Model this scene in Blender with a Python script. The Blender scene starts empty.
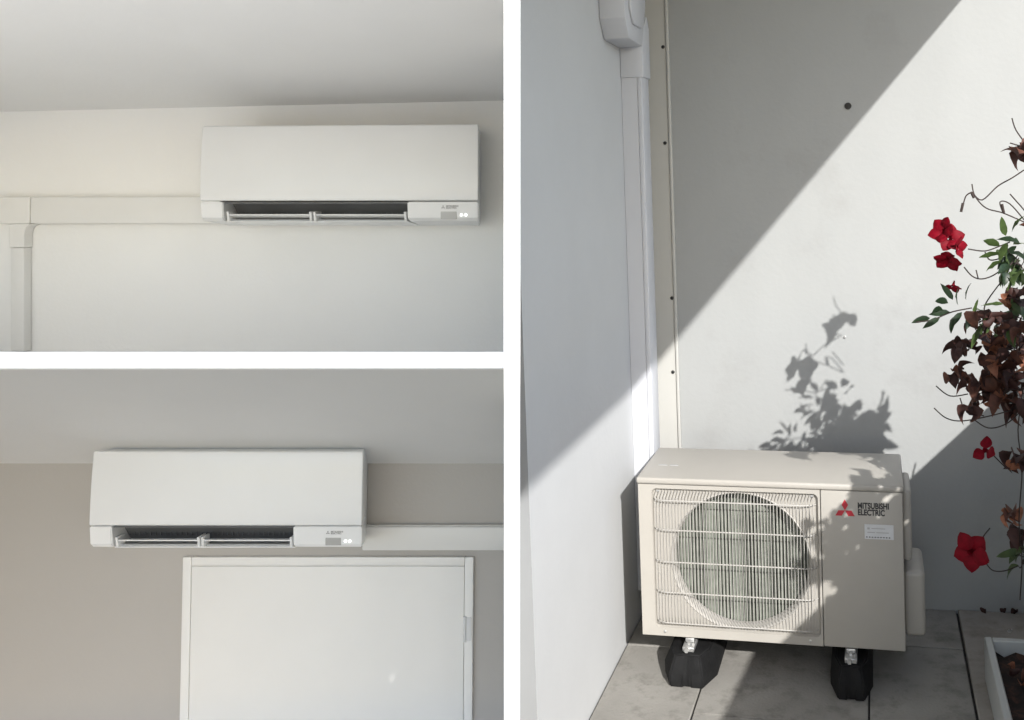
import bpy, bmesh, math, random
from mathutils import Matrix, Vector
R_ = math.radians
random.seed(7)
SC = bpy.context.scene
COL = SC.collection

# ------------------------------------------------------------------ camera
F, PX, PY = 1000.0, 660.0, 215.0            # focal length and principal point in pixels of a 1024x720 picture
CAM = Vector((0.7308, -2.9781, 1.5633))
RIGHT = Vector((0.97797, 0.20634, -0.031585)).normalized()
DOWN = Vector((-0.021825, -0.049405, -0.99854)).normalized()
FWD = RIGHT.cross(DOWN).normalized()
UP = -DOWN
cd = bpy.data.cameras.new('camera'); cam = bpy.data.objects.new('camera', cd); COL.objects.link(cam)
cam.matrix_world = Matrix(((RIGHT.x, UP.x, -FWD.x, CAM.x), (RIGHT.y, UP.y, -FWD.y, CAM.y), (RIGHT.z, UP.z, -FWD.z, CAM.z), (0, 0, 0, 1)))
cd.sensor_fit = 'HORIZONTAL'; cd.sensor_width = 36; cd.lens = F / 1024 * 36
cd.shift_x = -(PX - 512) / 1024; cd.shift_y = -(360 - PY) / 1024
cd.clip_start = 0.02; cd.clip_end = 2000
SC.camera = cam

# ------------------------------------------------------------------ sky, sun, exposure
SUN = Vector((0.585, -1.0, 0.67)).normalized()      # direction towards the sun
w = bpy.data.worlds.new('World'); SC.world = w; w.use_nodes = True
nt = w.node_tree; bg = nt.nodes['Background']
sky = nt.nodes.new('ShaderNodeTexSky'); sky.sky_type = 'NISHITA'; sky.sun_disc = False
sky.sun_elevation = math.asin(SUN.z); sky.sun_rotation = math.atan2(SUN.x, SUN.y)
sky.dust_density = 1.0; sky.air_density = 1.0; sky.ozone_density = 1.0
nt.links.new(sky.outputs[0], bg.inputs[0]); bg.inputs[1].default_value = 0.15
sl = bpy.data.lights.new('sun', 'SUN'); sl.energy = 3.0; sl.angle = R_(0.53); sl.color = (1.0, 0.98, 0.955)
so = bpy.data.objects.new('sun', sl); COL.objects.link(so); so.location = (4, -7, 6)
so.rotation_euler = (-SUN).to_track_quat('-Z', 'Y').to_euler()
SC.view_settings.view_transform = 'Standard'; SC.view_settings.look = 'None'
SC.view_settings.exposure = 1.18; SC.view_settings.gamma = 1.0
SC.cycles.max_bounces = 10; SC.cycles.diffuse_bounces = 7

# ------------------------------------------------------------------ frames
W = Matrix.Identity(4)                                # terrace
H = Matrix(((RIGHT.x, FWD.x, UP.x, CAM.x), (RIGHT.y, FWD.y, UP.y, CAM.y), (RIGHT.z, FWD.z, UP.z, CAM.z), (0, 0, 0, 1)))   # house
def turned(frame, pivot, axis, deg):
    p = Matrix.Translation(pivot)
    return frame @ p @ Matrix.Rotation(R_(deg), 4, axis) @ p.inverted()
H1 = turned(H, (-1.2, 3.10, 0), 'Z', -4.0)            # upper room, slightly turned
H2 = turned(H, (0, 3.14, -0.778), 'X', -2.5)         # lower room, its wall leans like in a loft
def pix(frame, px, py, y=None, x=None, z=None):
    """where the line through a pixel meets a plane of the given frame"""
    d = H.to_3x3() @ Vector(((px - PX) / F, 1, -(py - PY) / F))
    inv = frame.inverted(); o = inv @ CAM; d = inv.to_3x3() @ d
    if y is not None: t = (y - o.y) / d.y
    elif x is not None: t = (x - o.x) / d.x
    else: t = (z - o.z) / d.z
    return o + d * t

# ------------------------------------------------------------------ materials
def mat(name, col, rough=.6, var=.04, scale=6, bump=0., bscale=120, metal=0., spec=.5, col2=None, lo=.35, hi=.65, coat=0, trans=0, stretch=None, dirt=None):
    m = bpy.data.materials.new(name); m.use_nodes = True; n = m.node_tree; b = n.nodes['Principled BSDF']
    b.inputs['Roughness'].default_value = rough; b.inputs['Metallic'].default_value = metal
    b.inputs['Specular IOR Level'].default_value = spec; b.inputs['Coat Weight'].default_value = coat
    tc = n.nodes.new('ShaderNodeTexCoord'); src = tc.outputs['Object']
    if stretch:
        mp = n.nodes.new('ShaderNodeMapping'); mp.inputs['Scale'].default_value = stretch
        n.links.new(src, mp.inputs[0]); src = mp.outputs[0]
    no = n.nodes.new('ShaderNodeTexNoise'); no.inputs['Scale'].default_value = scale; no.inputs['Detail'].default_value = 6; no.inputs['Roughness'].default_value = .6
    n.links.new(src, no.inputs['Vector'])
    rp = n.nodes.new('ShaderNodeValToRGB'); c2 = col2 or tuple(max(0, c * (1 - 2 * var)) for c in col)
    rp.color_ramp.elements[0].position = lo; rp.color_ramp.elements[1].position = hi
    rp.color_ramp.elements[0].color = (*c2, 1); rp.color_ramp.elements[1].color = (*col, 1)
    n.links.new(no.outputs['Fac'], rp.inputs[0]); out = rp.outputs[0]
    if dirt:                                           # (colour, scale, lo, hi) second layer of marks
        n2 = n.nodes.new('ShaderNodeTexNoise'); n2.inputs['Scale'].default_value = dirt[1]; n2.inputs['Detail'].default_value = 8; n2.inputs['Roughness'].default_value = .7
        n.links.new(tc.outputs['Object'], n2.inputs['Vector'])
        r2 = n.nodes.new('ShaderNodeMapRange'); r2.inputs[1].default_value = dirt[2]; r2.inputs[2].default_value = dirt[3]
        n.links.new(n2.outputs['Fac'], r2.inputs[0])
        mx = n.nodes.new('ShaderNodeMixRGB'); n.links.new(r2.outputs[0], mx.inputs[0]); n.links.new(out, mx.inputs[1]); mx.inputs[2].default_value = (*dirt[0], 1); out = mx.outputs[0]
    n.links.new(out, b.inputs['Base Color'])
    if bump:
        nb = n.nodes.new('ShaderNodeTexNoise'); nb.inputs['Scale'].default_value = bscale; nb.inputs['Detail'].default_value = 5
        n.links.new(tc.outputs['Object'], nb.inputs['Vector'])
        bu = n.nodes.new('ShaderNodeBump'); bu.inputs['Strength'].default_value = bump; bu.inputs['Distance'].default_value = .004
        n.links.new(nb.outputs['Fac'], bu.inputs['Height']); n.links.new(bu.outputs[0], b.inputs['Normal'])
    if trans:
        b.inputs['Subsurface Weight'].default_value = 0
        tr = n.nodes.new('ShaderNodeBsdfTranslucent'); n.links.new(out, tr.inputs[0])
        ms = n.nodes.new('ShaderNodeMixShader'); ms.inputs[0].default_value = trans
        n.links.new(b.outputs[0], ms.inputs[1]); n.links.new(tr.outputs[0], ms.inputs[2]); n.links.new(ms.outputs[0], n.nodes['Material Output'].inputs[0])
    return m
def emit(name, col, s):
    m = mat(name, col); b = m.node_tree.nodes['Principled BSDF']; b.inputs['Emission Color'].default_value = (*col, 1); b.inputs['Emission Strength'].default_value = s; return m
M = dict(
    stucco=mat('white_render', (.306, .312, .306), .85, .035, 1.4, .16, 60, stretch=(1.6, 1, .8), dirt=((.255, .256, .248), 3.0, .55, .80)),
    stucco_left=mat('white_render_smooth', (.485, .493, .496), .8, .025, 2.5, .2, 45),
    cap=mat('dimmed_edge_render', (.265, .272, .276), .85, .03, 3),  # same wall, darkened where direct sun and bounce came out too bright
    cream=mat('cream_flashing', (.42, .415, .388), .5, .03, 3),
    slab=mat('painted_concrete', (.80, .79, .76), .8, .04, 2),
    paint_up=mat('warm_white_wall_paint', (.875, .87, .845), .8, .02, 1.5, .12, 90),
    ceil=mat('ceiling_paint', (.80, .795, .78), .85, .02, 1.2, .1, 70),
    beige=mat('beige_wall_paint', (.50, .478, .45), .8, .03, 1.5, .12, 90),
    frame=mat('white_powder_coat', (.90, .90, .895), .5, .01, 4),
    plastic=mat('white_plastic', (.76, .765, .76), .32, .01, 4, coat=.1),
    plastic_lit=mat('lit_white_plastic', (.90, .91, .91), .32, .01, 4, coat=.1),  # lighter copy of the same plastic, for the stronger light on the lower unit
    floorwhite=mat('white_floor', (.8, .8, .79), .6, .03, 3),
    ceil2=mat('ceiling_paint_bright', (.86, .86, .855), .85, .02, 1.2, .1, 70),
    plastic_trunk=mat('white_pvc', (.78, .775, .75), .42, .015, 5),
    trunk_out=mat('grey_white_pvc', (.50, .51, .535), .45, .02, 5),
    duct=mat('outlet_liner', (.16, .165, .17), .6, .1, 6),
    dark=mat('black_gap', (.012, .012, .012), .6, .1, 6),
    vane=mat('vane_plastic', (.55, .56, .57), .4, .03, 6),
    greyprint=mat('grey_print', (.34, .34, .34), .6, .02, 5),
    receiver=mat('receiver_window', (.45, .45, .44), .35, .02, 5),
    led=emit('indicator_light', (1, 1, 1), 1.6),
    door=mat('door_paint', (.88, .875, .85), .5, .02, 2),
    metal=mat('galvanised_metal', (.55, .55, .54), .45, .06, 12, metal=.85),
    casing=mat('beige_enamel', (.355, .336, .302), .45, .025, 5, .06, 200),
    grille=mat('grille_wire', (.37, .355, .33), .45, .03, 8),
    fin_screen=mat('screen_fin', (.20, .215, .18), .5, .2, 30),
    cavity=mat('inner_steel', (.10, .105, .10), .6, .1, 8),
    fan=mat('fan_plastic', (.055, .06, .052), .5, .08, 8),
    bell=mat('bell_mouth', (.42, .40, .37), .3, .02, 5),
    red=mat('red_print', (.42, .02, .035), .5, .03, 8),
    black=mat('black_print', (.02, .02, .022), .5, .05, 8),
    plate=mat('rating_plate', (.55, .56, .57), .4, .04, 30),
    rubber=mat('black_rubber', (.006, .006, .0063), .8, .3, 25, .3, 200, spec=.3),
    tile=mat('concrete_tile', (.265, .253, .228), .85, .10, 4, .5, 110, dirt=((.13, .122, .107), 9, .50, .72)),
    kerb=mat('stone_kerb', (.30, .275, .245), .85, .09, 6, .4, 90, dirt=((.17, .15, .13), 8, .5, .75)),
    joint=mat('tile_joint', (.045, .042, .038), .95, .2, 20),
    ground=mat('pale_paving', (.34, .335, .33), .9, .06, 1.5),
    planter=mat('planter_shell', (.42, .43, .42), .6, .04, 6),
    soil=mat('dark_soil', (.018, .009, .007), .95, .3, 30, .8, 60, dirt=((.05, .02, .012), 30, .5, .6)),
    leaf=mat('green_leaf', (.075, .12, .035), .45, .25, 20, trans=.25),
    leafdark=mat('dark_green_leaf', (.02, .042, .017), .45, .25, 20, trans=.15),
    brown=mat('dry_brown_leaf', (.12, .042, .024), .7, .3, 35, trans=.15),
    rust=mat('dry_rust_leaf', (.36, .14, .075), .7, .25, 35, trans=.25),
    maroon=mat('dry_maroon_leaf', (.055, .018, .013), .7, .3, 35, trans=.1),
    petal=mat('red_petal', (.20, .002, .011), .6, .2, 60, trans=.25, spec=.15),
    stem=mat('vine_stem', (.035, .022, .018), .8, .2, 30),
    stake=mat('dark_stake', (.02, .02, .022), .6, .2, 20),
    plaster_white=mat('white_chip', (.7, .69, .66), .7, .05, 20),
)

# ------------------------------------------------------------------ mesh helpers
class MB:
    def __init__(s): s.bm = bmesh.new()
    def poly(s, pts): s.bm.faces.new([s.bm.verts.new(p) for p in pts]); return s
    def box(s, x0, x1, y0, y1, z0, z1, bev=0, seg=2):
        b = bmesh.new(); bmesh.ops.create_cube(b, size=1)
        for v in b.verts: v.co = ((x0 + x1) / 2 + v.co.x * (x1 - x0), (y0 + y1) / 2 + v.co.y * (y1 - y0), (z0 + z1) / 2 + v.co.z * (z1 - z0))
        if bev: bmesh.ops.bevel(b, geom=b.edges[:], offset=bev, segments=seg, affect='EDGES', profile=.5)
        return s._add(b)
    def _add(s, b):
        m = bpy.data.meshes.new('t'); b.to_mesh(m); b.free(); s.bm.from_mesh(m); bpy.data.meshes.remove(m); return s
    def prism(s, pts, axis, a, b, bev=0, seg=2, inset=None):
        """pts: outline in the two other axes (in order), extruded along axis from a to b"""
        def co(p, t):
            return {'x': (t, p[0], p[1]), 'y': (p[0], t, p[1]), 'z': (p[0], p[1], t)}[axis]
        q = bmesh.new(); n = len(pts)
        A = [q.verts.new(co(p, a(p) if callable(a) else a)) for p in pts]; B = [q.verts.new(co(p, b(p) if callable(b) else b)) for p in pts]
        q.faces.new(A[::-1]); q.faces.new(B)
        for i in range(n): q.faces.new((A[i], A[(i + 1) % n], B[(i + 1) % n], B[i]))
        bmesh.ops.recalc_face_normals(q, faces=q.faces[:])
        if bev: bmesh.ops.bevel(q, geom=q.edges[:], offset=bev, segments=seg, affect='EDGES', profile=.5)
        return s._add(q)
    def tube(s, pts, r, n=6, r2=None):
        pts = [Vector(p) for p in pts]; rings = []; q = s.bm
        ref = Vector((.31, .53, .79))
        for i, p in enumerate(pts):
            t = (pts[min(i + 1, len(pts) - 1)] - pts[max(i - 1, 0)]).normalized()
            u = t.cross(ref).normalized(); v = t.cross(u); rr = r if r2 is None else r + (r2 - r) * i / (len(pts) - 1)
            rings.append([q.verts.new(p + (u * math.cos(2 * math.pi * k / n) + v * math.sin(2 * math.pi * k / n)) * rr) for k in range(n)])
        for a, b in zip(rings, rings[1:]):
            for k in range(n): q.faces.new((a[k], a[(k + 1) % n], b[(k + 1) % n], b[k]))
        q.faces.new(rings[0][::-1]); q.faces.new(rings[-1]); return s
    def lathe(s, prof, c, axis='y', n=48):
        """prof: (radius, position along axis) open profile"""
        q = s.bm; rings = []
        for r, t in prof:
            ring = []
            for k in range(n):
                a = 2 * math.pi * k / n; ca, sa = r * math.cos(a), r * math.sin(a)
                ring.append(q.verts.new({'y': (c[0] + ca, c[1] + t, c[2] + sa), 'x': (c[0] + t, c[1] + ca, c[2] + sa), 'z': (c[0] + ca, c[1] + sa, c[2] + t)}[axis]))
            rings.append(ring)
        for a, b in zip(rings, rings[1:]):
            for k in range(n): q.faces.new((a[k], a[(k + 1) % n], b[(k + 1) % n], b[k]))
        return s
    def disc(s, c, r, axis='y', n=24):
        pts = []
        for k in range(n):
            a = 2 * math.pi * k / n; ca, sa = r * math.cos(a), r * math.sin(a)
            pts.append({'y': (c[0] + ca, c[1], c[2] + sa), 'x': (c[0], c[1] + ca, c[2] + sa), 'z': (c[0] + ca, c[1] + sa, c[2])}[axis])
        return s.poly(pts)
BASE = {}
FRAME = {}
def props(o, label=None, cat=None, group=None, kind=None):
    if label: o['label'] = label
    if cat: o['category'] = cat
    if group: o['group'] = group
    if kind: o['kind'] = kind
    return o
def thing(name, label, cat, base=(0, 0, 0), frame=W, group=None):
    o = bpy.data.objects.new(name, None); COL.objects.link(o); o.empty_display_size = .1
    o.matrix_world = frame @ Matrix.Translation(base); BASE[o.name] = Vector(base); FRAME[o.name] = frame
    return props(o, label, cat, group)
def link(o, parent):
    COL.objects.link(o)
    if parent is not None: o.parent = parent
    return o
def build(name, mb, material, parent=None, smooth=40, base=None, frame=W):
    """one mesh object; the shape is given in the coordinates of its frame"""
    me = bpy.data.meshes.new(name); bmesh.ops.recalc_face_normals(mb.bm, faces=mb.bm.faces[:]) if getattr(mb, 'fix', True) else None
    mb.bm.to_mesh(me); mb.bm.free()
    b = BASE[parent.name] if parent is not None else Vector(base or (0, 0, 0))
    me.transform(Matrix.Translation(-b)); me.materials.append(M[material])
    if smooth:
        me.polygons.foreach_set('use_smooth', [True] * len(me.polygons)); me.set_sharp_from_angle(angle=R_(smooth))
    o = link(bpy.data.objects.new(name, me), parent); BASE[o.name] = b
    if parent is None: o.matrix_world = frame @ Matrix.Translation(b)
    return o
def text(name, body, size, material, parent, at, align='LEFT', bold=.0, width=1.0, depth=.0004):
    """flat lettering facing -y, its baseline start at 'at' (frame coordinates)"""
    cu = bpy.data.curves.new('t', 'FONT'); cu.body = body; cu.size = size; cu.extrude = depth; cu.offset = bold; cu.align_x = align; cu.space_line = .82
    to = bpy.data.objects.new('t', cu); COL.objects.link(to)
    dg = bpy.context.evaluated_depsgraph_get(); me = bpy.data.meshes.new_from_object(to.evaluated_get(dg)); bpy.data.objects.remove(to)
    b = BASE[parent.name]
    me.transform(Matrix.Translation(Vector(at) - b) @ Matrix.Rotation(R_(90), 4, 'X') @ Matrix.Diagonal((width, 1, 1, 1)))
    me.materials.clear(); me.materials.append(M[material])
    o = link(bpy.data.objects.new(name, me), parent); BASE[o.name] = b; return o
def diamonds(name, c, r, y, material, parent):
    """three rhombs meeting at a point"""
    mb = MB()
    for a in (90, 210, 330):
        d = Vector((math.cos(R_(a)), math.sin(R_(a)))); n = Vector((-d.y, d.x))
        pts = [Vector((0, 0)), d * r / 2 + n * r * .289, d * r, d * r / 2 - n * r * .289]
        mb.prism([(c[0] + p.x, c[1] + p.y) for p in pts], 'y', y - .0004, y)
    return build(name, mb, material, parent, 0)

# ================================================================== setting: ground, terrace, house shell
g = MB(); g.poly([(-600, -600, -2.6), (600, -600, -2.6), (600, 600, -2.6), (-600, 600, -2.6)])
props(build('ground', g, 'ground'), kind='structure')
WALL_Y, WALL_X = .58, -.10
# terrace floor: dark bed with single tiles on it
bed = MB(); bed.prism([(-.13, .70), (-.13, -.72), (.15, -1.52), (-2.4, -2.06), (-2.4, -7), (4, -7), (4, .70)], 'z', -.25, -.012)
floor = props(build('terrace_floor', bed, 'joint'), kind='structure')
def tile(x0, x1, y0, y1, dz=0, name='tile', m='tile'):
    j = .0028
    return build(name, MB().box(x0 + j, x1 - j, y0 + j, y1 - j, -.0118, dz, .0025, 1), m, floor)
cols = [(-.098, .192), (.192, .691), (.691, .988)]
rows_ = {0: [(.17, .58), (-.33, .17)], 1: [(.29, .58), (-.21, .29), (-.71, -.21)], 2: [(.291, .58), (-.209, .291), (-.709, -.209)]}
for i, (a, b) in enumerate(cols):
    for (c, d) in rows_[i]: tile(a, b, c, d, random.uniform(-.001, .001))
for k, x in enumerate((-.098, .192, .691)):
    xe = (.192, .691, .988)[k]
    for y in range(6): 
        y1 = rows_[k][-1][0] - .5 * y
        tile(max(x, .17 if y > 1 else x), xe, y1 - .5, y1)
for x0, x1 in ((-2.3, -1.8), (-1.8, -1.3), (-1.3, -.8), (-.8, -.3), (-.3, .17)):
    for y in range(7): tile(x0, x1, -2.6 - .5 * y, -2.1 - .5 * y)
for y in range(3): tile(.99, 1.7, .58 - .9 * (y + 1), .58 - .9 * y, .004, 'kerb_slab', 'kerb')
for x in range(4):
    for y in range(4): tile(.99 + .5 * x, 1.49 + .5 * x, -2.12 - .5 * (y + 1), -2.12 - .5 * y)

# back wall of the terrace
wb = thing('terrace_wall', 'white rendered wall behind the outdoor unit, crossed by a diagonal shadow', 'wall', (2, WALL_Y, 0))
build('render_face', MB().box(-.13, 4, WALL_Y, WALL_Y + .15, -.25, 3.0), 'stucco', wb)
for (a, b, r) in ((848, 106, .012), (845, 337, .0045)):
    p = pix(W, a, b, y=WALL_Y)
    build('wall_plug', MB().lathe([(r, .003), (r, -.004), (r * .6, -.0055), (.0001, -.0055)], p, 'y', 14), 'joint' if r > .01 else 'metal', wb)
# left wall
wl = thing('side_wall', 'smooth white side wall left of the outdoor unit, half in shade', 'wall', (WALL_X, 0, 0))
sw = MB(); yw = WALL_Y - .002
v = [sw.bm.verts.new(p) for p in ((WALL_X, -.703, -.25), (WALL_X, yw, -.25), (WALL_X - .03, yw, -.25), (WALL_X - .062, -.690, -.25), (WALL_X, -.703, 2.995), (WALL_X, yw, 2.995), (WALL_X - .03, yw, 2.995), (WALL_X - .003, -.66, 2.995))]
for q in ((0, 1, 2, 3), (4, 5, 6, 7), (0, 1, 5, 4), (1, 2, 6, 5), (2, 3, 7, 6), (3, 0, 4, 7)): sw.bm.faces.new([v[k] for k in q])
build('render_face', sw, 'stucco_left', wl, 0)
wl_face = wl.children[0].data; wl_face.materials.append(M['cap']); wl_face.polygons[5].material_index = 1      # the end face is painted darker to hold down the sun on it
# cream corner flashing with screws
fl = thing('corner_flashing', 'cream metal corner strip with dark screws beside the white duct', 'trim', (-.04, WALL_Y, 0))
build('strip', MB().box(WALL_X + .002, .018, WALL_Y - .010, WALL_Y - .0005, .0, 2.99, .002, 1), 'cream', fl)
build('edge_bead', MB().box(.0185, .030, WALL_Y - .016, WALL_Y - .0005, .0, 2.99, .004, 2), 'cream', fl)
for (a, b) in ((663, 47), (665, 143), (672, 298), (673, 372)):
    p = pix(W, a, b, y=WALL_Y - .010)
    build('screw', MB().lathe([(.0065, .001), (.0065, -.002), (.004, -.004), (.0001, -.004)], p, 'y', 12), 'dark', fl)
# right parapet, balcony slab over the terrace
pa = thing('parapet', 'low white parapet wall on the right side of the terrace', 'wall', (1.5, .58, 0))
ex = -.106
build('render_face', MB().prism([(1.5, .578), (1.5 - ex * -2.7, .578 - 2.7), (1.62 - ex * -2.7, .578 - 2.7), (1.62, .578)], 'z', -.25, 1.10), 'slab', pa)
sb = thing('balcony_slab', 'concrete balcony slab overhead that shades the white walls', 'balcony', (0, -1, 2.6))
build('concrete', MB().prism([(-4.2, .578), (-4.2, -3.4), (-.9, -3.4), (-.9, -2.57), (.98, -2.57), (1.36, -3.42), (1.47, -3.42), (1.47, .578)], 'z', 2.6, 2.8), 'slab', sb)  # front edge notched so sun reaches the hidden slab top and divider bars
pb = thing('sunblock', 'painted pergola beam on two posts added out of view to keep sun off the lower room', 'sunblock', (0, -5, 0))  # added beam behind the camera, blocks sun patches on the lower wall
build('beam', MB().prism([(-2.6, 2.45), (2.072, 2.90), (2.072, 3.240), (-2.6, 2.785)], 'y', -5.06, -4.97), 'slab', pb)
for x in (-2.4, 1.9): build('post', MB().box(x - .04, x + .04, -5.05, -4.98, 0, 2.45 if x < 0 else 2.87), 'slab', pb)

# ---- house: upper room
CZ = .339; SLOPE = .20
def roomwall(name, label, mb, m, frame, base=(0, 3.1, 0)):
    t = thing(name, label, 'wall', base, frame); build('plaster_face', mb, m, t); return t
XR = -.30
roomwall('room_wall', 'warm white wall carrying the upper indoor unit and its trunking', MB().box(-2.35, XR, 3.10, 3.16, -.62, CZ + .05), 'paint_up', H1)
roomwall('room_wall', 'warm white end wall at the left of the upper room', MB().prism([(3.099, -.50), (1.45, -.22), (1.45, .62), (3.099, CZ + .03)], 'x', -2.30, -2.24), 'paint_up', H, (-2.27, 2.3, 0))
lt = thing('skyblock', 'white lintel above the upper opening, added out of view to hold back sky light', 'skyblock', (-1, 1.3, .3), H)  # unseen beam added to cut the sky light entering the upper room
build('beam', MB().box(-2.6, -.205, 1.24, 1.298, .292, .95), 'ceil', lt)
ce = MB(); rect = [(-2.6, 3.3), (-.215, 3.3), (-.369, 2.42), (-.148 * 1.3 - .012, 1.3), (-2.6, 1.3)]
v0 = [ce.bm.verts.new((p[0], p[1], CZ + SLOPE * (3.1 - p[1]))) for p in rect]; v1 = [ce.bm.verts.new((p[0], p[1], CZ + SLOPE * (3.1 - p[1]) + .08)) for p in rect]
ce.bm.faces.new(v0[::-1]); ce.bm.faces.new(v1)
for k in range(5): ce.bm.faces.new((v0[k], v0[(k + 1) % 5], v1[(k + 1) % 5], v1[k]))
props(build('ceiling', ce, 'ceil', frame=H, base=(-1, 2, CZ)), kind='structure')
# slab between the two rooms: its underside is the lower room's sloping ceiling
sl_ = MB()
z_t = lambda d: -.1395 * d - .002
z_b = lambda d: (-.1535 * d - .0015) if d < 2.46 else -.778 + .60 * (3.14 - d)
DK = 2.455
ST = [(1.552, -.2375), (2.42, -.3675), (DK, -.364), (3.30, -.215)]
for (da, xa0), (db, xb0) in zip(ST, ST[1:]):
    zb0 = z_b(da) if da < DK else -.1535 * DK - .0015
    zb1 = z_b(db) if db > DK + .1 else -.1535 * db - .0015
    v = [sl_.bm.verts.new(p) for p in ((-2.9, da, zb0), (xa0, da, zb0), (xb0, db, zb1), (-2.9, db, zb1), (-2.9, da, z_t(da)), (xa0, da, z_t(da)), (xb0, db, z_t(db)), (-2.9, db, z_t(db)))]
    for q in ((0, 1, 2, 3), (4, 5, 6, 7), (1, 2, 6, 5), (3, 0, 4, 7)): sl_.bm.faces.new([v[k] for k in q])
    if da < 1.6: sl_.bm.faces.new([v[k] for k in (0, 1, 5, 4)])
    if db > 3.2: sl_.bm.faces.new([v[k] for k in (2, 3, 7, 6)])
bmesh.ops.remove_doubles(sl_.bm, verts=sl_.bm.verts[:], dist=1e-5)
props(build('ceiling', sl_, 'ceil2', frame=H, base=(-1, 2, -.4)), kind='structure')
# ---- lower room
roomwall('room_wall', 'beige wall around the white door under the lower indoor unit', MB().box(-2.9, -.26, 3.14, 3.20, -2.3, -.70), 'beige', H2, (-1, 3.14, -2.3))
roomwall('room_wall', 'beige side wall at the left of the lower room', MB().box(-2.32, -2.26, 1.6, 3.138, -2.3, -.30), 'beige', H, (-2.3, 2.4, -2.3))
props(build('room_floor', MB().box(-2.9, -.40, 1.35, 3.2, -2.45, -2.35), 'floorwhite', frame=H, base=(-1, 2, -2.4)), kind='structure')
# ---- added white divider bars; the deep transom also shades the lower room
D0, DS = .80, .70
fr = thing('divider_bars', 'plain white divider bars added between the two room openings and the terrace', 'frame', (-.0, D0, -1), H)
hw = .016 * D0 / 2
dp = Vector((-.148, 1)).normalized(); np_ = Vector((dp.y, -dp.x))
c0 = dp * (D0 / dp.y); c1 = dp * (2.62 / dp.y)
cm = dp * (.86 / dp.y); cn = dp * (.861 / dp.y)
build('post', MB().prism([c0 - np_ * hw, c0 + np_ * hw, cm + np_ * hw, cm - np_ * hw], 'z', -1.9, .62), 'frame', fr, 0)
build('side_panel', MB().prism([cn - np_ * hw * .8, cn + np_ * hw * .8, c1 + np_ * hw * .8, c1 - np_ * hw * .8], 'z', -1.9, .62), 'slab', fr, 0)
dz = Vector((1, -.145)).normalized(); nz = Vector((-dz.y, dz.x))
hs = .016 * DS / 2
s0 = dz * (DS / dz.x); s1 = dz * (1.549 / dz.x)
build('transom', MB().prism([s0 - nz * hs, s0 + nz * hs, s1 + nz * hs, s1 - nz * hs], 'x', -2.6, lambda p: -.148 * p[0] - hw * 1.02), 'frame', fr, 0)

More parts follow.
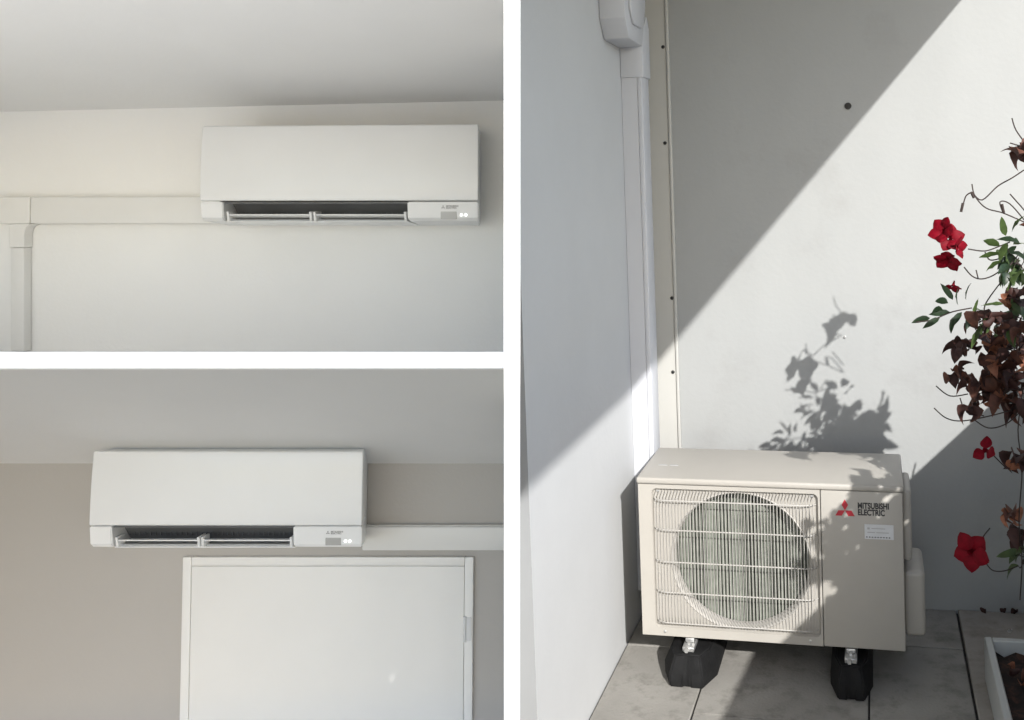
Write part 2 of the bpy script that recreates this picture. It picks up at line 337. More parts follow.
# ================================================================== indoor units
def indoor_unit(label, frame, wall_y, px0, px1, py_top, py_seam, py_bot, PL='plastic', depth=.215):
    yf = wall_y - depth
    a = pix(frame, px0, py_seam, y=yf); b = pix(frame, px1, py_seam, y=yf)
    zt = pix(frame, px0, py_top, y=yf + .012).z; zs = a.z; zb = pix(frame, px0, py_bot, y=yf + .03).z
    x0, x1 = a.x, b.x; cx = (x0 + x1) / 2; wd = x1 - x0
    t = thing('indoor_unit', label, 'air conditioner', (cx, wall_y, zb), frame)
    draft = .045
    def xa(s):
        return (lambda p: (x0 + draft * max(0, (p[0] - yf)) / depth) if s < 0 else (x1 - draft * max(0, (p[0] - yf)) / depth))
    hl = zs - zb
    # rear casing: behind the front panel and, lower down, behind the outlet
    yb = wall_y - .0015
    build('casing', MB().prism([(yb, zb + .012), (yb, zt - .004), (yf + .030, zt - .004), (yf + .020, zs + .004), (yf + .075, zs + .001), (yf + .115, zb + .006), (yf + .13, zb)], 'x', lambda p: xa(-1)(p) + .003, lambda p: xa(1)(p) - .003, .003, 2), PL, t)
    # front panel: a slightly bowed sheet with rounded edges
    prof = [(yf + .022, zs + .0015), (yf, zs + .0015)]
    n = 6
    for k in range(1, n + 1):
        u = k / n; prof.append((yf + .010 * u * u, zs + .0015 + (zt - zs - .0015) * u))
    prof += [(yf + .030, zt + .001), (yf + .032, zt - .02)]
    fp = MB().prism(prof, 'x', xa(-1), xa(1))
    ed = [e_ for e_ in fp.bm.edges if len(e_.link_faces) == 2 and e_.calc_face_angle(0) > .6]
    bmesh.ops.bevel(fp.bm, geom=ed, offset=.005, segments=3, affect='EDGES', profile=.5)
    build('front_panel', fp, PL, t, 35)
    # lower strip: left block, right block, lip under the outlet
    ox0, ox1 = x0 + .083 * wd, x0 + .747 * wd
    low = [(yf + .0015, zs - .0012), (yf + .006, zb + .30 * hl), (yf + .016, zb + .16 * hl), (yf + .125, zb - .004), (yf + .125, zs - .0012)]
    for s, (u, v) in ((0, (xa(-1), ox0)), (1, (ox1, xa(1)))):
        m_ = MB().prism(low, 'x', u, v)
        ed = [e_ for e_ in m_.bm.edges if e_.calc_face_angle(0) > .8]
        bmesh.ops.bevel(m_.bm, geom=ed, offset=.003, segments=2, affect='EDGES')
        ob = build('lower_cover', m_, PL, t, 35)
    build('outlet_lip', MB().prism([(yf + .019, zb + .155 * hl), (yf + .021, zb + .10 * hl), (yf + .125, zb - .004), (yf + .125, zb + .006)], 'x', ox0 + .0005, ox1 - .0005, .0008, 1), PL, t)
    # outlet: dark throat, vanes, hinges
    build('outlet_throat', MB().prism([(yf + .055, zs - .002), (yf + .060, zs - .004), (yf + .112, zb + .010), (yf + .108, zb + .012)], 'x', ox0 + .001, ox1 - .001), 'duct', t, 0)
    build('outlet_roof', MB().box(ox0 + .001, ox1 - .001, yf + .012, yf + .058, zs - .006, zs - .0025), 'duct', t, 0)
    xm = x0 + .405 * wd
    for (u, v) in ((ox0 + .012, xm - .006), (xm + .006, ox1 - .008)):
        va = MB().prism([(yf + .010, zb + .46 * hl), (yf + .010, zb + .40 * hl), (yf + .058, zb + .24 * hl), (yf + .058, zb + .31 * hl)], 'x', u, v, .0012, 1)
        build('vane', va, PL, t)
        vb = MB().prism([(yf + .024, zb + .22 * hl), (yf + .024, zb + .16 * hl), (yf + .085, zb + .02 * hl), (yf + .085, zb + .09 * hl)], 'x', u, v, .0012, 1)
        build('vane', vb, 'vane', t)
        for q in (u, v):
            build('vane_hinge', MB().prism([(yf + .006, zb + .56 * hl), (yf + .012, zb + .16 * hl), (yf + .05, zb + .16 * hl), (yf + .05, zb + .56 * hl)], 'x', q - .0035, q + .0035, .001, 1), PL, t)
    nf = 34
    fins = MB()
    for k in range(nf):
        xx = ox0 + .01 + (ox1 - ox0 - .02) * k / (nf - 1)
        fins.box(xx - .0008, xx + .0008, yf + .085, yf + .104, zb + .35 * hl, zs - .008)
    props(build('guide_fins', fins, 'duct', t, 0), kind='stuff')
    # emblem, receiver window, lights
    def low_y(z): 
        u = (zs - z) / (.70 * hl); return yf + .0015 + .0045 * u
    ze = zs - .24 * hl; xe = x0 + .867 * wd
    diamonds('emblem', (xe + .006, ze - .001), .0062, low_y(ze) - .0002, 'greyprint', t)
    text('lettering', 'MITSUBISHI\nELECTRIC', .0062, 'greyprint', t, (xe + .0145, low_y(ze) - .0004, ze + .0003), bold=.0002, width=1.15)
    zr = zs - .58 * hl
    build('receiver_window', MB().box(x0 + .865 * wd, x0 + .922 * wd, low_y(zr) - .0015, low_y(zr) + .004, zr - .012, zr + .010, .001, 1), 'receiver', t)
    for q in (.938, .954):
        build('indicator_light', MB().lathe([(.0032, .004), (.0032, -.0012), (.0001, -.0018)], (x0 + q * wd, low_y(zr) - .0004, zr), 'y', 10), 'led', t)
    return t, x0, x1, zb, zs, zt
u1 = indoor_unit('upper white wall-mounted indoor air conditioner with trunking to its left', H1, 3.10, 199.5, 478.5, 126, 201.5, 224.5)
u2 = indoor_unit('lower white wall-mounted indoor air conditioner above the white door', H2, 3.14, 88.5, 362, 451.5, 526.5, 549.5, 'plastic_lit')

# ---- trunking in the upper room
t = thing('cable_trunking', 'white trunking running left from the upper indoor unit and turning down', 'trunking', (u1[1], 3.10, u1[3]), H1)
z1 = pix(H1, 150, 197, y=3.06).z; z0 = pix(H1, 150, 223.5, y=3.06).z
def X1(p_, y_=3.06): return pix(H1, p_, 215, y=y_).x
build('duct_cover', MB().box(X1(30) + .0008, u1[1] + .03, 3.060, 3.0985, z0, z1, .004, 2), 'plastic_trunk', t)
build('duct_base', MB().box(X1(30) + .0008, u1[1] + .03, 3.0708, 3.0722, z0 - .0018, z1 + .0018), 'plastic_trunk', t, 0)
build('tee_cover', MB().box(X1(-6), X1(30), 3.0575, 3.0985, z0 - .0012, z1 + .0012, .004, 2), 'plastic_trunk', t)
da, db = X1(9), X1(24)
ar = [(da, z0 - .0015), (da, z0 - .075), (db + .001, z0 - .075), (db + .001, z0 - .034), (db + .005, z0 - .016), (db + .016, z0 - .006), (db + .032, z0 - .0015)]
build('drop_elbow', MB().prism(ar, 'y', 3.0585, 3.0985, .002, 1), 'plastic_trunk', t, 30)
build('drop_cover', MB().box(da + .003, db - .002, 3.062, 3.0985, -.425, z0 - .0755, .004, 2), 'plastic_trunk', t)
# ---- trunking in the lower room
t = thing('cable_trunking', 'straight white trunking leaving the lower indoor unit to the right', 'trunking', (u2[2], 3.14, u2[3]), H2)
z1 = pix(H2, 430, 527, y=3.10).z; z0 = pix(H2, 430, 550.5, y=3.10).z
build('duct_cover', MB().box(u2[2] - .05, -.30, 3.098, 3.1385, z0, z1, .004, 2), 'plastic_trunk', t)
build('duct_base', MB().box(u2[2] - .05, -.30, 3.1108, 3.1122, z0 - .0018, z1 + .0018), 'plastic_trunk', t, 0)
# ---- door
dl = pix(H2, 183, 557, y=3.125); dr = pix(H2, 473.5, 557, y=3.125); zt = dl.z
t = thing('door', 'plain white door with slim frame and hinge on its right', 'door', ((dl.x + dr.x) / 2, 3.14, -2.3), H2)
fw = .027
zi = zt - fw
build('frame', MB().box(dl.x, dl.x + fw, 3.122, 3.1385, -2.29, zt, .003, 2), 'door', t)
build('frame', MB().box(dr.x - fw, dr.x, 3.122, 3.1385, -2.29, zt, .003, 2), 'door', t)
build('frame', MB().box(dl.x + fw + .0005, dr.x - fw - .0005, 3.122, 3.1385, zi, zt, .003, 2), 'door', t)
build('leaf', MB().box(dl.x + fw + .0015, dr.x - fw - .0015, 3.124, 3.1385, -2.285, zi - .0015, .0015, 2), 'door', t)
hz = pix(H2, 474, 629, y=3.12).z
hx = dr.x - fw - .0015
hg = build('hinge', MB().lathe([(.0001, -.038), (.0055, -.038), (.0055, .038), (.0001, .038)], (hx + .004, 3.119, hz), 'z', 12), 'plastic', t)
build('hinge_leaf', MB().box(hx + .006, hx + .024, 3.1185, 3.1215, hz - .036, hz + .036, .001, 1), 'plastic', hg)

# ================================================================== outdoor unit
UW, UD, UB, UT = .80, .331, .12, .618
t = thing('outdoor_unit', 'beige outdoor air conditioner with round fan grille standing on black rubber blocks', 'air conditioner', (.4, .16, UB))
gx0, gx1, gz0, gz1 = .043, .553, .146, .584
fc = ((.313), .361); fr_ = .214
# casing sides, back, base
build('casing', MB().box(.003, UW - .003, .03, UD - .002, UB + .004, UT - .022, .006, 2), 'cavity', t) if False else None
cs = MB()
cs.box(.0, .010, .004, UD, UB, UT - .021, .003, 2)
cs.box(UW - .010, UW, .0045, UD, UB, UT - .021, .003, 2)
cs.box(.0105, UW - .0105, UD - .012, UD - .001, UB, UT - .021)
cs.box(.0105, UW - .0105, .012, UD - .0125, UB + .001, UB + .012)
build('casing', cs, 'casing', t)
build('top_panel', MB().box(-.004, UW + .004, -.005, UD + .004, UT - .0205, UT, .007, 3), 'casing', t)
for k in range(2):
    xx = .040 + k * .036
    build('top_mark', MB().box(xx, xx + .028, .128, .135, UT - .0015, UT + .0012, .0005, 1), 'greyprint', t)
# front panel: flat sheet with a rounded rectangular pressing and a round mouth
zt_ = UT - .0215
def rrect(x0, x1, z0, z1, r, n=6):
    pts = []
    for cx, cz, a0 in ((x1 - r, z1 - r, 0), (x0 + r, z1 - r, 90), (x0 + r, z0 + r, 180), (x1 - r, z0 + r, 270)):
        for k in range(n + 1):
            q = R_(a0 + 90 * k / n); pts.append((cx + r * math.cos(q), cz + r * math.sin(q)))
    return pts
def to_outline(pts, x0, x1, z0, z1):      # push points of an inner outline out onto a rectangle
    cx, cz = (gx0 + gx1) / 2, (gz0 + gz1) / 2; out = []
    for (x, z) in pts:
        dx, dz_ = x - cx, z - cz
        k = min(((x1 - cx) / dx) if dx > 0 else ((x0 - cx) / dx if dx < 0 else 1e9), ((z1 - cz) / dz_) if dz_ > 0 else ((z0 - cz) / dz_ if dz_ < 0 else 1e9))
        out.append((cx + dx * k, cz + dz_ * k))
    return out
def strip(mb, A, ya, B, yb):
    va = [mb.bm.verts.new((p[0], ya, p[1])) for p in A]; vb = [mb.bm.verts.new((p[0], yb, p[1])) for p in B]
    for i in range(len(A)):
        j = (i + 1) % len(A); mb.bm.faces.new((va[i], va[j], vb[j], vb[i]))
inner = rrect(gx0, gx1, gz0, gz1, .016, 8)
SX = .560                                   # seam between fan panel and service panel
fpn = MB()
corners = [(SX - .001, zt_), (.001, zt_), (.001, UB), (SX - .001, UB)]
outer = to_outline(inner, .001, SX - .001, UB, zt_)
# snap the nearest outline point to each corner so the sheet keeps square corners
for c in corners:
    i = min(range(len(outer)), key=lambda k: (outer[k][0] - c[0]) ** 2 + (outer[k][1] - c[1]) ** 2); outer[i] = c
strip(fpn, outer, .0, inner, .0)
strip(fpn, outer, .012, outer, .0)
in2 = rrect(gx0 + .004, gx1 - .004, gz0 + .004, gz1 - .004, .013, 8)
strip(fpn, inner, .0, in2, .013)
bmesh.ops.remove_doubles(fpn.bm, verts=fpn.bm.verts[:], dist=1e-5)
front = build('fan_panel', fpn, 'casing', t, 50)
rec = MB()
# recessed plate with the round hole
N = len(in2)
def circ_like(pts, c, r):
    return [(c[0] + r * math.cos(q), c[1] + r * math.sin(q)) for q in (math.atan2(p[1] - c[1], p[0] - c[0]) for p in pts)]
dense = []
for i in range(N):
    p, q = in2[i], in2[(i + 1) % N]; m__ = max(1, int(math.dist(p, q) / .03))
    for k in range(m__): dense.append((p[0] + (q[0] - p[0]) * k / m__, p[1] + (q[1] - p[1]) * k / m__))
ring0 = circ_like(dense, fc, fr_ + .004); ring1 = circ_like(dense, fc, fr_ + .001); ring2 = circ_like(dense, fc, fr_ - .004); ring3 = circ_like(dense, fc, fr_ - .008)
strip(rec, dense, .0132, ring0, .0132)
build('recessed_plate', rec, 'casing', t, 30)
bmth = MB(); strip(bmth, ring0, .0131, ring1, .010); strip(bmth, ring1, .010, ring2, .017); strip(bmth, ring2, .017, ring3, .045); strip(bmth, ring3, .045, ring3, .056)
bmesh.ops.remove_doubles(bmth.bm, verts=bmth.bm.verts[:], dist=1e-6)
build('fan_mouth', bmth, 'bell', t, 60)
build('service_panel', MB().box(SX + .001, UW - .0005, .0, .012, UB, zt_, .003, 2), 'casing', t)
build('partition', MB().box(SX - .006, SX + .004, .013, UD - .0125, UB + .013, zt_ - .001), 'cavity', t, 0)
# coil added in front of the fan, giving upright stripes
co = MB()
for k in range(46):
    xx = .02 + .0114 * k
    co.box(xx, xx + .0080, .060, .078, UB + .015, zt_ - .01)
props(build('screen_fins', co, 'fin_screen', t, 0), kind='stuff')
build('coil_backing', MB().box(.012, SX - .007, .24, .25, UB + .013, zt_ - .004), 'cavity', t, 0)
# fan: hub and three swept blades
fan = build('fan', MB().lathe([(.0001, .105), (.022, .105), (.034, .112), (.036, .15), (.0001, .15)], (fc[0], 0, fc[1]), 'y', 24), 'fan', t)
for b_ in range(3):
    q = MB(); rows = []
    for i in range(7):
        r = .032 + (.186 - .032) * i / 6; sw = .5 * (i / 6) ** 1.4
        row = []
        for k in range(7):
            u = k / 6; ang = R_(35) + b_ * 2 * math.pi / 3 + sw + (u - .5) * (.62 + .2 * i / 6)
            row.append(q.bm.verts.new((fc[0] + r * math.cos(ang),  .100 + .055 * u + .01 * math.sin(math.pi * u), fc[1] + r * math.sin(ang))))
        rows.append(row)
    for i in range(6):
        for k in range(6): q.bm.faces.new((rows[i][k], rows[i + 1][k], rows[i + 1][k + 1], rows[i][k + 1]))
    build('blade', q, 'fan', fan, 60)
# wire grille
gr = MB(); nw = 50
for k in range(nw):
    x = gx0 + .014 + (gx1 - gx0 - .028) * k / (nw - 1)
    gr.tube([(x, .012, gz1 - .003), (x, -.006, gz1 - .020), (x, -.010, gz1 - .05), (x, -.010, gz0 + .05), (x, -.006, gz0 + .018), (x, .012, gz0 + .004)], .00125, 5)
wires = build('wire_grille', gr, 'grille', t, 60); props(wires, kind='stuff')
for z, r in ((.549, .0021), (.457, .0021), (.357, .0021), (.261, .0021), (.165, .0018)):
    xa_, xb_ = gx0 + .006, gx1 - .006
    build('cross_wire', MB().tube([(xa_, .012, z), (xa_ + .012, -.002, z), (xa_ + .035, -.0075, z), (xb_ - .035, -.0075, z), (xb_ - .012, -.002, z), (xb_, .012, z)], r, 6), 'grille', t, 60)
for (x, z) in ((gx0 + .018, gz1 - .012), (gx1 - .018, gz1 - .012), (gx0 + .03, gz0 - .012), (.52, gz0 - .012)):
    build('screw', MB().lathe([(.0045, .001), (.0045, -.0015), (.0001, -.0028)], (x, .0 if z < gz0 else .0128, z), 'y', 10), 'metal', t)
# emblem, lettering, rating plate
diamonds('emblem', (.632, .538), .033, -.0003, 'red', t)
text('lettering', 'MITSUBISHI\nELECTRIC', .0245, 'black', t, (.669, -.0006, .546), bold=.0008, width=.74)
pl = build('rating_plate', MB().box(.688, .772, -.0016, -.0002, .455, .499, .0004, 1), 'plate', t)
for k, (u, v, h_) in enumerate(((.008, .015, .006), (.020, .060, .0025), (.008, .030, .0025), (.034, .070, .0025))):
    zz = (.484, .486, .474, .474)[k]
    build('print_bar', MB().box(.688 + u, .688 + v, -.0021, -.0017, zz, zz + h_), 'greyprint', pl, 0)
for k in range(9):
    build('print_dash', MB().box(.692 + k * .0082, .6965 + k * .0082, -.0021, -.0017, .4595, .4625), 'black', pl, 0)
# right side: handle plate and valve cover
build('handle_plate', MB().box(UW + .0005, UW + .026, .06, .25, .37, .585, .010, 3), 'casing', t)
vc = build('valve_cover', MB().box(UW + .0005, UW + .062, .07, .275, .133, .335, .016, 4), 'casing', t)
# mounting blocks
def block(x, wd, label):
    b = thing('mounting_block', label, 'mounting block', (x, .16, 0), W, 'rubber blocks under the outdoor unit')
    y0, y1 = -.078, .40
    def outline(wt, c):
        return [(x - wt / 2 + c, y0), (x - .012, y0), (x - .008, y0 + .006), (x + .008, y0 + .006), (x + .012, y0), (x + wt / 2 - c, y0), (x + wt / 2, y0 + .085), (x + wt / 2, y1 - .06), (x + wt / 2 - c, y1), (x - wt / 2 + c, y1), (x - wt / 2, y1 - .06), (x - wt / 2, y0 + .085)]
    q = MB(); o0 = outline(wd, wd * .19); o1 = [(x + (p[0] - x) * .74, max(y0 + .030, min(y1 - .03, p[1]))) for p in o0]
    lv = [(o0, .0), (o0, .040), (o1, .088)]
    rg = [[q.bm.verts.new((p[0], p[1], z)) for p in oo] for oo, z in lv]
    n_ = len(o0)
    q.bm.faces.new(rg[0][::-1]); q.bm.faces.new(rg[-1])
    for r0, r1 in zip(rg, rg[1:]):
        for i in range(n_): q.bm.faces.new((r0[i], r0[(i + 1) % n_], r1[(i + 1) % n_], r1[i]))
    bmesh.ops.recalc_face_normals(q.bm, faces=q.bm.faces[:])
    bmesh.ops.bevel(q.bm, geom=[e_ for e_ in q.bm.edges if e_.calc_face_angle(0) > .5], offset=.004, segments=2, affect='EDGES')
    build('rubber_body', q, 'rubber', b, 40)
    build('rail', MB().box(x - .018, x + .018, y0 + .045, y1 - .045, .0885, .1035, .002, 1), 'metal', b)
    for yy in (.02, .29):
        cl_ = build('clamp', MB().box(x - .014, x + .014, yy - .02, yy + .02, .1038, .1175, .003, 2), 'metal', b)
        build('bolt', MB().lathe([(.0001, .0), (.008, .0), (.008, .007), (.0001, .007)], (x - .0, yy - .030, .104), 'z', 6), 'metal', cl_)
    build('front_bolt', MB().lathe([(.0001, -.012), (.007, -.012), (.007, .0), (.0001, .0)], (x - .004, y0 + .046, .097), 'y', 6), 'metal', b)
block(.150, .165, 'black rubber block in sunlight under the fan side of the outdoor unit')
block(.640, .125, 'black rubber block in shade under the emblem side of the outdoor unit')

# ---- white duct on the side wall
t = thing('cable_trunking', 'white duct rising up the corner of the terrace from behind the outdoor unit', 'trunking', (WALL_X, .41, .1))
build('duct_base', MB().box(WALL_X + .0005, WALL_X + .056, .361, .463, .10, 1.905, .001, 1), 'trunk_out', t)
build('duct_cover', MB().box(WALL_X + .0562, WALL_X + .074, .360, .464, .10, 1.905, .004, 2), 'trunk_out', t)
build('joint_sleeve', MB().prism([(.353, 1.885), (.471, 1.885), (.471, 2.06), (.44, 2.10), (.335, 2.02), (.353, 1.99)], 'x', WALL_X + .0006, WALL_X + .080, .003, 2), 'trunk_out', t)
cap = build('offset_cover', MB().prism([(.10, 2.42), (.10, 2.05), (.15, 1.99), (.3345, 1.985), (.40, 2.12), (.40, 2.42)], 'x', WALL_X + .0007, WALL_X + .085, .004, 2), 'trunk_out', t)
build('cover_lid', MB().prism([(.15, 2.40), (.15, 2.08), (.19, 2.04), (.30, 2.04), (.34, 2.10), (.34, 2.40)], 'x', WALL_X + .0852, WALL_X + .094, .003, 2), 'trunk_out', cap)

# ================================================================== planter and climbing plant
pt = thing('planter', 'long pale planter trough at the foot of the climbing plant', 'planter', (1.22, -.45, 0))
px0, px1, py0, py1, pzh, th = 1.032, 1.40, -1.25, .10, .135, .022
sh = MB()
sh.box(px0, px0 + th, py0, py1, .005, pzh, .003, 1); sh.box(px1 - th, px1, py0, py1, .005, pzh, .003, 1)
sh.box(px0 + th + .0005, px1 - th - .0005, py1 - th, py1, .005, pzh, .003, 1); sh.box(px0 + th + .0005, px1 - th - .0005, py0, py0 + th, .005, pzh, .003, 1)
build('shell', sh, 'planter', pt)
so_ = MB(); nx, ny = 10, 34; vv = []
for j in range(ny + 1):
    vv.append([so_.bm.verts.new((px0 + th + (px1 - px0 - 2 * th) * i / nx, py0 + th + (py1 - py0 - 2 * th) * j / ny, .095 + random.uniform(-.012, .012))) for i in range(nx + 1)])
for j in range(ny):
    for i in range(nx): so_.bm.faces.new((vv[j][i], vv[j][i + 1], vv[j + 1][i + 1], vv[j + 1][i]))
build('soil', so_, 'soil', pt, 60)
sk = thing('plant_stake', 'thin dark stake standing in the planter at the right edge', 'stake', (1.16, .0, .09))
build('rod', MB().tube([(1.165, .02, .06), (1.164, .02, .3), (1.165, .02, .46)], .0075, 8), 'stake', sk)

def leaf_mesh(name, m, ln, wd, curl, fold, seed):
    rnd = random.Random(seed); bm = bmesh.new(); rows = []
    n = 6
    for i in range(n + 1):
        u = i / n; hw_ = wd / 2 * (math.sin(math.pi * u ** .8) ** .8) + (.0006 if 0 < i < n else .0002)
        bx_ = ln * (math.sin(curl * u) / curl if curl else u); bz_ = ln * ((math.cos(curl * u) - 1) / curl if curl else 0)
        wob = rnd.uniform(-1, 1) * wd * .10
        rows.append([bm.verts.new((bx_, -hw_, bz_ + hw_ * fold + wob)), bm.verts.new((bx_, 0, bz_)), bm.verts.new((bx_, hw_, bz_ + hw_ * fold - wob * rnd.random()))])
    for r0, r1 in zip(rows, rows[1:]):
        for k in range(2): bm.faces.new((r0[k], r0[k + 1], r1[k + 1], r1[k]))
    me = bpy.data.meshes.new(name); bm.to_mesh(me); bm.free(); me.materials.append(M[m])
    me.polygons.foreach_set('use_smooth', [True] * len(me.polygons)); return me
LM = {k: [leaf_mesh('leaf', m, l * f, w_ * g_, c, fo, 10 * i + len(k)) for i, (f, g_, c, fo) in enumerate(vs)] for k, m, l, w_, vs in (
    ('green', 'leaf', .062, .024, ((1, 1, .5, .35), (.8, 1.1, .9, .5), (1.1, .9, .3, .2))),
    ('dark', 'leafdark', .058, .021, ((1, 1, .5, .35), (.8, 1.1, .9, .5), (1.1, .9, .3, .2))),
    ('brown', 'brown', .058, .040, ((1, 1, 1.8, 1.0), (.8, 1.1, 2.6, .8), (1.1, .9, 1.2, 1.3), (.9, 1.2, 3.2, .6))),
    ('maroon', 'maroon', .058, .042, ((1, 1, 1.8, 1.0), (.8, 1.1, 2.6, .8), (1.1, .9, 1.2, 1.3))),
    ('rust', 'rust', .055, .036, ((1, 1, 1.8, 1.0), (.8, 1.1, 2.6, .8), (1.1, .9, 1.2, 1.3))))}
vine = thing('climbing_plant', 'climbing plant with red flowers, dark green leaves and withered brown leaves', 'plant', (1.20, -.20, .09))
VB = BASE[vine.name]
def orient(d, roll):
    x = Vector(d).normalized(); ref = Vector((0, 0, 1)) if abs(x.z) < .95 else Vector((0, 1, 0))
    y = ref.cross(x).normalized(); z = x.cross(y)
    m = Matrix((x, y, z)).transposed()
    return m.to_4x4() @ Matrix.Rotation(roll, 4, 'X')
def put_leaf(kind, p, d, s=1.0, roll=None):
    o = bpy.data.objects.new('leaf', random.choice(LM[kind])); COL.objects.link(o); o.parent = vine
    o.matrix_local = Matrix.Translation(Vector(p) - VB) @ orient(d, random.uniform(-.9, .9) if roll is None else roll) @ Matrix.Scale(s, 4)
    return o
stems = MB()
def vstem(pts, r, r2=None):
    pts = [Vector(p) for p in pts]; out = []
    for i in range(len(pts) - 1):           # Catmull-Rom
        p0, p1, p2, p3 = pts[max(i - 1, 0)], pts[i], pts[i + 1], pts[min(i + 2, len(pts) - 1)]
        for k in range(5):
            u = k / 5; out.append(.5 * ((2 * p1) + (p2 - p0) * u + (2 * p0 - 5 * p1 + 4 * p2 - p3) * u * u + (3 * p1 - p0 - 3 * p2 + p3) * u ** 3))
    out.append(pts[-1]); stems.tube(out, r, 5, r2 if r2 else r)
def rv(s=1): return Vector((random.uniform(-s, s), random.uniform(-s, s), random.uniform(-s, s)))
def P(a, b, y): return pix(W, a, b, y=y)
# main stems from the planter
for (x, y, top) in ((1.20, -.05, .95), (1.22, -.30, 1.1), (1.23, -.55, 1.25), (1.26, -.85, 1.15)):
    vstem([(x + .05, y, .09), (x + .02, y + .05, .3), (x + .07, y - .05, .55), (x - .01, y + .04, .8), (x + .04, y - .02, top)], .005, .0025)
# leaf masses seen at the right edge: (pixel x, pixel y, depth y, spread px, count, kinds)
nleaf = 0
def mass(cx, cy, y, sx, sy, n, kinds, s=1.0, sd=.06):
    for k in range(n):
        p = P(cx + random.uniform(-sx, sx), cy + random.uniform(-sy, sy), y + random.uniform(-sd, sd))
        d = rv() + Vector((-.3, -.2, -.35)); put_leaf(random.choice(kinds), p, d, s * random.uniform(.75, 1.15))
        if k % 2 == 0:
            q = P(min(cx + sx * .5, 1030), cy + random.uniform(-.3, .5) * sy, y); vstem([q, q.lerp(p, .5) + rv(.012), p], .0016, .001)
mass(1000, 318, -.28, 26, 14, 22, ['brown', 'maroon', 'brown', 'green'], 0.92)
mass(1006, 350, -.10, 22, 18, 34, ['brown', 'maroon', 'rust', 'maroon'], 1.02)
mass(1006, 385, -.10, 20, 18, 34, ['rust', 'brown', 'maroon', 'brown'], 1.02)
mass(964, 346, -.12, 13, 6, 13, ['maroon', 'brown', 'maroon'], 0.79)
mass(956, 374, -.12, 10, 5, 10, ['maroon', 'brown'], 0.77)
mass(974, 386, -.12, 10, 8, 14, ['maroon', 'brown'], 0.83)
mass(972, 404, -.12, 6, 4, 6, ['maroon', 'brown'], 0.83)
mass(984, 318, -.28, 14, 9, 16, ['brown', 'maroon', 'green'], 0.83)
mass(1016, 408, -.10, 8, 9, 8, ['brown', 'maroon'], 1.02)
mass(1018, 460, -.10, 7, 13, 12, ['brown', 'rust', 'maroon'], 0.90)
mass(1013, 511, -.10, 7, 8, 9, ['rust', 'brown'], 0.83)
mass(1020, 530, -.10, 5, 9, 6, ['maroon'], 0.90)
mass(1021, 560, -.10, 4, 16, 9, ['green', 'dark', 'green'], 0.96)
mass(1021, 152, -.28, 4, 14, 9, ['brown', 'rust', 'maroon'], 0.90)
mass(1014, 258, -.30, 10, 16, 24, ['green', 'green', 'dark'], 0.96)
mass(1016, 300, -.25, 10, 12, 14, ['brown', 'green', 'maroon', 'rust'], 0.90)
for (a_, b_, dx, dz_) in ((948, 303, -1, .4), (943, 310, -1, .1), (940, 318, -.8, -.4), (953, 300, -.6, 1), (958, 305, -.2, 1), (956, 316, -.5, -1), (966, 300, 0, 1), (972, 312, -.3, -1), (930, 318, -1, -.2), (962, 312, -.6, -.7), (950, 312, -1, -.1)):
    put_leaf('dark', P(a_, b_, -.30), (dx, random.uniform(-.3, .3), dz_), .85, 1.2 + random.uniform(-.3, .3))
for (a_, b_, dx, dz_) in ((1000, 246, -1, .5), (1006, 236, -.3, 1), (1012, 232, .4, 1), (1002, 262, -1, -.3), (1008, 270, -.6, -1), (1000, 254, -1, 0)):
    put_leaf('green', P(a_, b_, -.33), (dx, -.3, dz_), .85, .9 + random.uniform(-.3, .3))
# leaf mass beyond the right edge of the picture: it throws the shadow on the wall and the unit
fol = MB()
def blob(c, r, n, mix):
    """leaves beyond the picture's edge, joined: (mesh kinds by weight)"""
    for k in range(n):
        v = rv()
        while v.length > 1: v = rv()
        p = Vector(c) + Vector((v.x * r[0], v.y * r[1], v.z * r[2])); me = random.choice(LM[random.choice(mix)]).copy()
        me.transform(Matrix.Translation(p) @ orient(rv() + Vector((0, 0, -.3)), random.uniform(-3, 3)) @ Matrix.Scale(random.uniform(1.0, 1.5), 4))
        fol.bm.from_mesh(me); bpy.data.meshes.remove(me)
blob((1.25, -.48, 1.27), (.10, .16, .12), 120, ['brown', 'green'])
blob((1.15, -.76, 1.40), (.05, .10, .05), 26, ['brown', 'green'])
blob((1.26, -.95, 1.10), (.14, .20, .19), 175, ['brown', 'maroon'])
blob((1.25, -.50, 1.06), (.09, .16, .12), 100, ['brown', 'maroon'])
fol.fix = False
props(build('foliage', fol, 'brown', vine, 60), kind='stuff')
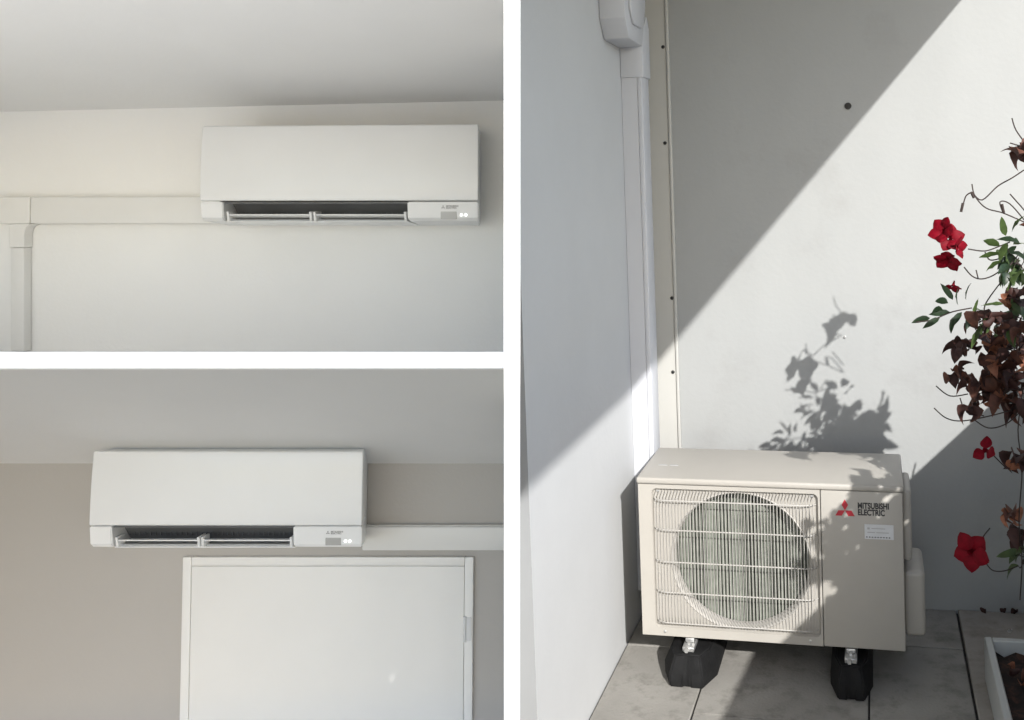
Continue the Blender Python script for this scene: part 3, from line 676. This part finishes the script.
# stems and tendrils in the picture
Y = -.12
for pts in (
    [(1024, 170), (1012, 178), (998, 186), (982, 200), (972, 192)], [(972, 192), (966, 196), (963, 205)], [(972, 184), (975, 196), (986, 208), (1003, 213), (1024, 222)],
    [(1003, 213), (1000, 202), (1010, 204), (1026, 222)], [(968, 249), (985, 251), (1000, 246), (1010, 242)], [(985, 252), (990, 260), (1002, 258)],
    [(964, 267), (972, 276), (981, 279), (992, 276), (1004, 268)], [(978, 278), (976, 270)], [(1010, 272), (998, 286), (986, 303), (984, 312)],
    [(1012, 118), (1016, 130), (1026, 144)], [(1010, 143), (1020, 146)], [(1010, 194), (1026, 212)], [(916, 322), (932, 320), (952, 312), (972, 308)],
    [(936, 386), (950, 396), (968, 394)], [(934, 408), (946, 418), (962, 421), (990, 416), (1012, 410)], [(972, 418), (988, 428), (1006, 424), (1020, 412)], [(960, 398), (966, 410), (984, 416)],
    [(990, 452), (998, 460), (1006, 468)], [(984, 560), (992, 570), (1004, 571), (1018, 566)], [(984, 558), (982, 540), (990, 528)],
    [(1020, 600), (1022, 560), (1019, 520), (1022, 470), (1018, 430), (1023, 390)]):
    yy = -.27 if pts[0][1] < 300 else (-.30 if pts[0][1] < 330 else Y); vstem([P(a_, b_, yy) for a_, b_ in pts], .0018)
build('stem', stems, 'stem', vine, 60)
for (a_, b_, c_, d_) in ((963, 203, 961, 212), (971, 192, 974, 198), (1002, 204, 1004, 213)):
    m_ = MB(); p, q = P(a_, b_, -.27), P(c_, d_, -.27); m_.tube([p, p.lerp(q, .3), p.lerp(q, .7), q], .0035, 6); build('bud', m_, 'stem', vine, 60)
# flowers: five pointed petals on a short throat
def flower(p, d, s, n=5, open_=1.0):
    d = Vector(d).normalized(); fm = orient(d, random.uniform(0, 1.2))
    th_ = MB(); th_.lathe([(.0035, -.028), (.006, -.012), (.010, .0)], (0, 0, 0), 'x', 10)
    me = bpy.data.meshes.new('throat'); th_.bm.to_mesh(me); th_.bm.free(); me.materials.append(M['petal'])
    f = bpy.data.objects.new('flower', me); COL.objects.link(f); f.parent = vine
    f.matrix_local = Matrix.Translation(Vector(p) - VB) @ fm @ Matrix.Scale(s, 4)
    for k in range(n):
        o = bpy.data.objects.new('petal', PET[k % 3]); COL.objects.link(o); o.parent = f
        o.matrix_local = Matrix.Rotation(2 * math.pi * k / n + random.uniform(-.15, .15), 4, 'X') @ Matrix.Rotation(-R_(90 - 18 * random.uniform(.4, 1.8)) * open_, 4, 'Y')
def petal_mesh(seed):
    rnd = random.Random(seed); bm = bmesh.new(); rows = []; n = 6
    for i in range(n + 1):
        u = i / n; hw_ = (.006 + .017 * math.sin(math.pi * min(1, u * 1.05) ** .75)) if i < n else .0008
        x = .006 + .042 * u; z = .004 * math.sin(u * 2.6 + seed) + .012 * u * u
        rows.append([bm.verts.new((x, t_ * hw_, z + .004 * t_ * t_ + rnd.uniform(-.0015, .0015))) for t_ in (-1, -.4, .4, 1)])
    for r0, r1 in zip(rows, rows[1:]):
        for k in range(3): bm.faces.new((r0[k], r0[k + 1], r1[k + 1], r1[k]))
    me = bpy.data.meshes.new('petal'); bm.to_mesh(me); bm.free(); me.materials.append(M['petal'])
    me.polygons.foreach_set('use_smooth', [True] * len(me.polygons)); return me
PET = [petal_mesh(k) for k in range(3)]
YF = -.22
flower(P(943, 231, YF), (-.6, -.8, .5), .85, 5, .8); flower(P(950, 238, YF + .04), (.2, -1, .2), .80, 5, 1.05); flower(P(957, 247, YF - .02), (.8, -.6, -.1), .68, 4, .75); flower(P(948, 260, YF), (-.3, -.7, -.7), .82, 5, .85); flower(P(953, 286, YF), (-.3, -.5, -.9), .55, 4, .8)
flower(P(985, 450, Y), (-.5, -.7, .35), .8, 3, 1.0); flower(P(971, 552, Y), (-.45, -.9, .1), 1.15)
p = pix(W, 1012, 634, z=.002); fl_ = thing('fallen_petal', 'small pale curled petal lying on the kerb behind the planter', 'petal', p)
me = leaf_mesh('petal_blade', 'plaster_white', .030, .016, 2.2, .9, 3)
o = bpy.data.objects.new('petal_blade', me); COL.objects.link(o); o.parent = fl_; o.matrix_local = Matrix.Translation((0, 0, .012)) @ Matrix.Rotation(2.2, 4, 'Z') @ Matrix.Rotation(.5, 4, 'Y')
def fallen(p, kind, label, group):
    t_ = thing('fallen_leaf', label, 'leaf', p, W, group)
    o = bpy.data.objects.new('leaf_blade', random.choice(LM[kind])); COL.objects.link(o); o.parent = t_
    o.matrix_local = Matrix.Translation((0, 0, .012)) @ Matrix.Rotation(random.uniform(0, 6.28), 4, 'Z') @ Matrix.Rotation(random.uniform(.1, .5), 4, 'Y') @ Matrix.Rotation(random.uniform(-.4, .4), 4, 'X') @ Matrix.Scale(random.uniform(.55, .8), 4)
for k in range(9):
    fallen((random.uniform(px0 + .05, px0 + .16), random.uniform(-.42, .04), .100), random.choice(['rust', 'brown', 'maroon']), 'withered brown leaf lying on the dark soil in the planter', 'fallen leaves on the planter soil')
for (a_, b_) in ((1004, 612), (1014, 608), (1018, 616), (985, 613)):
    p = pix(W, a_, b_, z=.002); fallen((p.x, p.y, .004), 'maroon', 'dark withered leaf lying on the kerb at the foot of the wall', 'fallen leaves on the kerb')
